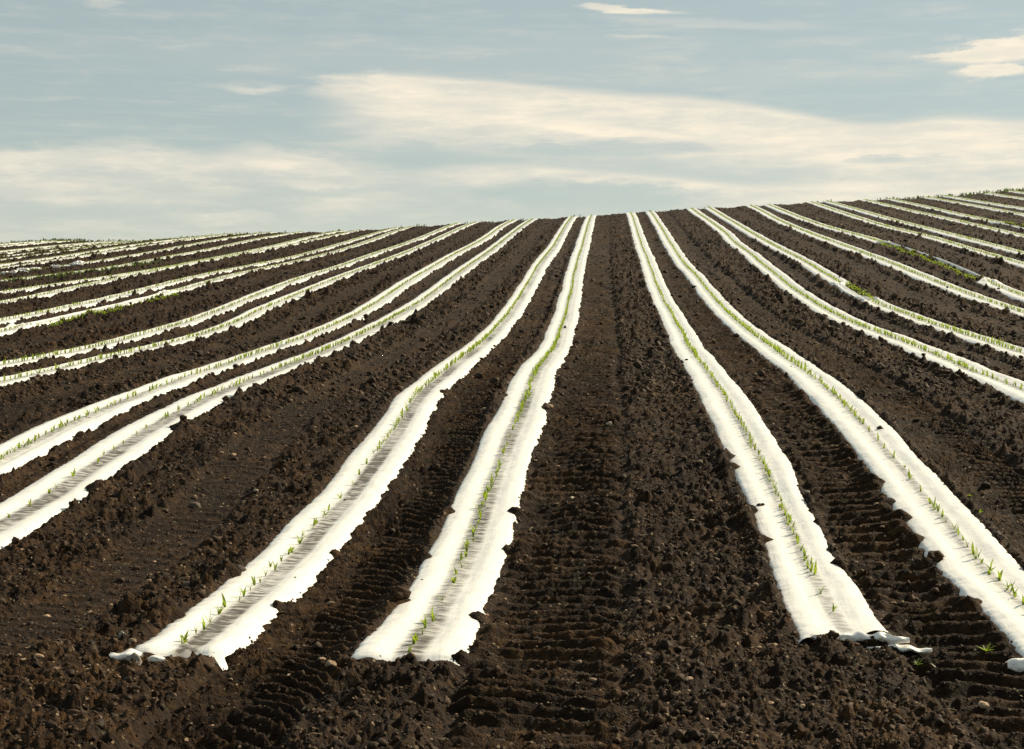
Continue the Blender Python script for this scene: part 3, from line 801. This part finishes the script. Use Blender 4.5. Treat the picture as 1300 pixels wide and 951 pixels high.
grass([(p[0], p[1], zz_) for p, zz_ in zip(pts, z)], 'low_weeds', 'band of low green weeds beside the eleventh strip on the far left', .03, .07)

tick('stones etc')
# ------------------------------------------------------------------ sky
world = bpy.data.worlds.new('World'); bpy.context.scene.world = world; world.use_nodes = True
nt = world.node_tree; L = nt.links
bg = nt.nodes['Background']
SUN_AZ, SUN_EL = math.radians(51), math.radians(34)       # measured to the right of the row direction
sky = nt.nodes.new('ShaderNodeTexSky'); sky.sky_type = 'NISHITA'; sky.sun_disc = False
sky.sun_elevation = SUN_EL; sky.sun_rotation = SUN_AZ; sky.dust_density = 0.6; sky.air_density = 1.0; sky.ozone_density = 1.5
tc = N(nt, 'ShaderNodeTexCoord'); sp = N(nt, 'ShaderNodeSeparateXYZ'); L.new(tc.outputs['Generated'], sp.inputs[0])
m_ = lambda op, a, b=None, c=None, clamp=False: mathn(nt, op, a, b, c, clamp)
az = m_('MULTIPLY', m_('ARCTAN2', sp.outputs[0], sp.outputs[1]), 57.29578)
el = m_('MULTIPLY', m_('ARCSINE', sp.outputs[2]), 57.29578)
def A_(u): return math.degrees(math.atan((u - 650) / F) - TH)
def E_(v, u=650): return math.degrees(math.atan((V0 - v) / math.hypot(F, u - 650)))
def snoise(sx, sy, det, rough=0.55, off=0.0):
    cb = N(nt, 'ShaderNodeCombineXYZ'); L.new(m_('MULTIPLY', az, sx), cb.inputs[0]); L.new(m_('MULTIPLY', el, sy), cb.inputs[1]); cb.inputs[2].default_value = off
    n = N(nt, 'ShaderNodeTexNoise', Scale=1.0, Detail=det, Roughness=rough); L.new(cb.outputs[0], n.inputs['Vector']); return n.outputs[0]
w1 = m_('SUBTRACT', snoise(0.22, 0.8, 5.0), 0.5); w2 = m_('SUBTRACT', snoise(0.18, 0.6, 4.0, off=9.0), 0.5)
fine = snoise(0.30, 2.2, 8.0, 0.62, 4.0); fine2 = snoise(0.55, 2.4, 10.0, 0.66, 14.0)
azd = m_('ADD', az, m_('MULTIPLY', w1, 2.4)); eld = m_('ADD', el, m_('MULTIPLY', w2, 0.95))
eld2 = m_('ADD', eld, m_('MULTIPLY', m_('SUBTRACT', fine2, 0.5), 1.0))
def sstep(x, a, b):
    n = N(nt, 'ShaderNodeMapRange'); n.interpolation_type = 'SMOOTHSTEP'; L.new(x, n.inputs[0]); n.inputs[1].default_value = a; n.inputs[2].default_value = b; return n.outputs[0]
def curve(pts):                   # top edge of a cloud layer: elevation as a function of azimuth
    n = N(nt, 'ShaderNodeFloatCurve'); a0, a1 = A_(-120), A_(1420)
    x = m_('DIVIDE', m_('SUBTRACT', az, a0), a1 - a0, clamp=True); L.new(x, n.inputs['Value'])
    c = n.mapping.curves[0]
    P_ = [((A_(u) - a0) / (a1 - a0), E_(v, u) / 15.0) for u, v in pts]
    while len(c.points) < len(P_): c.points.new(0.5, 0.5)
    for q, (px, py) in enumerate(P_): c.points[q].location = (px, py)
    n.mapping.update(); return m_('MULTIPLY', n.outputs[0], 15.0)
def layer(pts, soft, depth, e=None, k=1.0, win=None):
    top = curve(pts); d = m_('SUBTRACT', top, e or eld2)          # degrees below the top edge
    up = sstep(d, -soft * 0.3, soft); dn = m_('SUBTRACT', 1.0, sstep(d, depth * 0.35, depth)); o_ = m_('MULTIPLY', m_('MULTIPLY', up, dn), k)
    if win:
        a0, a1, b0, b1 = [A_(q) for q in win]
        o_ = m_('MULTIPLY', o_, m_('MULTIPLY', sstep(azd, a0, a1), m_('SUBTRACT', 1.0, sstep(azd, b0, b1))))
    return o_
def blob(u, v, ru, rv, k, slope=0.0, e=None):
    x = m_('DIVIDE', m_('SUBTRACT', azd, A_(u)), math.degrees(ru / F)); yy = m_('SUBTRACT', e or eld2, E_(v, u))
    if slope: yy = m_('SUBTRACT', yy, m_('MULTIPLY', m_('SUBTRACT', azd, A_(u)), slope))
    yy = m_('DIVIDE', yy, math.degrees(rv / F))
    d = m_('SQRT', m_('ADD', m_('MULTIPLY', x, x), m_('MULTIPLY', yy, yy)))
    d = m_('ADD', d, m_('MULTIPLY', m_('SUBTRACT', fine2, 0.5), 1.3))
    return m_('MULTIPLY', m_('SUBTRACT', 1.0, sstep(d, 0.45 if k > .5 else 0.25, 0.95)), k)
esm = m_('ADD', m_('ADD', el, m_('MULTIPLY', m_('SUBTRACT', fine, 0.5), 0.35)), m_('MULTIPLY', m_('SUBTRACT', fine2, 0.5), 0.30))
parts = [
    layer([(-120, 100), (300, 100), (400, 93), (450, 90), (600, 96), (760, 113), (900, 122), (1010, 138), (1085, 152), (1130, 152), (1200, 144), (1300, 149), (1420, 152)], 0.26, 3.2, esm, 0.74, (370, 520, 2000, 2100)),
    blob(470, 120, 95, 30, 0.55), blob(330, 112, 60, 9, 0.35), blob(620, 160, 210, 45, 0.30),
    blob(1050, 185, 330, 28, 0.25, e=esm),
    layer([(-120, 214), (480, 214), (520, 212), (660, 206), (760, 214), (860, 222), (960, 232), (1100, 228), (1300, 228), (1420, 230)], 0.20, 1.3, esm, 0.55, (480, 600, 2000, 2100)),
    blob(790, 168, 150, 8, 0.7, -0.10, esm),
    layer([(-120, 186), (0, 186), (100, 176), (190, 178), (260, 184), (330, 180), (400, 192), (470, 206), (560, 215), (1420, 225)], 0.40, 1.9, None, 0.55, (-900, -800, 380, 600)),
    blob(370, 208, 120, 16, 0.35), blob(60, 200, 170, 16, 0.25), blob(120, 248, 220, 24, 0.42), blob(290, 278, 80, 14, 0.38), blob(430, 262, 110, 16, 0.35), blob(20, 305, 60, 8, 0.3),
    blob(1255, 68, 95, 22, 0.9), blob(1290, 58, 60, 18, 0.6), blob(1262, 94, 70, 13, 0.8), blob(800, 12, 95, 6, 0.75, 0.06 * -1, esm), blob(930, 32, 190, 8, 0.25, -0.07, esm), blob(805, 46, 50, 4, 0.35, 0, esm), blob(125, 4, 30, 8, 0.3),
    m_('MULTIPLY', sstep(fine, 0.46, 0.74), 0.20), m_('MULTIPLY', sstep(snoise(0.10, 2.6, 9.0, 0.7, 22.0), 0.5, 0.75), 0.13),
    m_('MULTIPLY', m_('SUBTRACT', 1.0, sstep(el, 3.0, 8.5)), 0.42),
    blob(560, 70, 700, 40, 0.10), blob(1000, 95, 420, 22, 0.16)]
acc = parts[0]
for p in parts[1:]:               # screen: 1-(1-a)(1-b)
    acc = m_('SUBTRACT', 1.0, m_('MULTIPLY', m_('SUBTRACT', 1.0, acc), m_('SUBTRACT', 1.0, p)))
holes = m_('ADD', m_('ADD', blob(1130, 202, 80, 7, 0.5, 0, esm), blob(745, 250, 190, 24, 0.75, 0, esm)), m_('ADD', blob(760, 190, 170, 13, 0.55, 0, esm), m_('ADD', blob(520, 195, 90, 22, 0.35), blob(420, 240, 90, 10, 0.35))), clamp=True)
acc = m_('MULTIPLY', acc, m_('SUBTRACT', 1.0, holes))
acc = m_('MULTIPLY', acc, m_('ADD', 0.62, m_('MULTIPLY', m_('ADD', fine2, fine), 0.40)), clamp=True)
tint = N(nt, 'ShaderNodeMix', data_type='RGBA'); tint.blend_type = 'MULTIPLY'; tint.inputs[0].default_value = 1.0
L.new(sky.outputs[0], tint.inputs[6]); tint.inputs[7].default_value = (0.78, 0.72, 0.60, 1)
cl = N(nt, 'ShaderNodeMix', data_type='RGBA'); L.new(acc, cl.inputs[0]); ev = N(nt, 'ShaderNodeMix', data_type='RGBA'); ev.inputs[0].default_value = 0.65; L.new(tint.outputs[2], ev.inputs[6]); ev.inputs[7].default_value = (2.80, 3.25, 3.12, 1); L.new(ev.outputs[2], cl.inputs[6]); cc = N(nt, 'ShaderNodeMix', data_type='RGBA'); cc.inputs[6].default_value = (5.0, 4.75, 4.1, 1); cc.inputs[7].default_value = (6.5, 5.8, 4.6, 1)
L.new(m_('ADD', m_('MULTIPLY', sstep(acc, 0.45, 0.95), 0.55), m_('MULTIPLY', sstep(m_('ADD', m_('MULTIPLY', fine, 0.5), m_('MULTIPLY', fine2, 0.5)), 0.42, 0.60), 0.45), clamp=True), cc.inputs[0]); L.new(cc.outputs[2], cl.inputs[7])
L.new(cl.outputs[2], bg.inputs[0]); bg.inputs[1].default_value = 0.10

# ------------------------------------------------------------------ sun
sd = bpy.data.lights.new('sun', 'SUN'); sd.energy = 5.0; sd.angle = math.radians(0.55); sd.color = (1.0, 0.85, 0.60)
so = bpy.data.objects.new('sun', sd); C.objects.link(so)
from mathutils import Vector
D = Vector((math.sin(SUN_AZ) * math.cos(SUN_EL), math.cos(SUN_AZ) * math.cos(SUN_EL), math.sin(SUN_EL)))
so.rotation_euler = D.to_track_quat('Z', 'Y').to_euler()

# ------------------------------------------------------------------ camera
cd = bpy.data.cameras.new('camera'); cd.sensor_width = 36; cd.lens = 36 * F / 1300; cd.clip_end = 9000; cd.clip_start = 0.1
co = bpy.data.objects.new('camera', cd); C.objects.link(co); co.location = (CX, 0, CZ); co.rotation_euler = (math.pi / 2, 0, TH)
sc = bpy.context.scene; sc.camera = co
sc.view_settings.view_transform = 'Standard'; sc.view_settings.look = 'None'; sc.view_settings.exposure = 0.66; sc.view_settings.gamma = 1.0
sc.view_settings.use_curve_mapping = False
sc.cycles.use_denoising = False
sc.cycles.max_bounces = 5; sc.cycles.diffuse_bounces = 3; sc.cycles.transparent_max_bounces = 6; sc.cycles.caustics_reflective = False
for o in bpy.data.objects:
    if 'label' in o and len(o['label'].split()) > 16: print('LONG', o.name, o['label'])
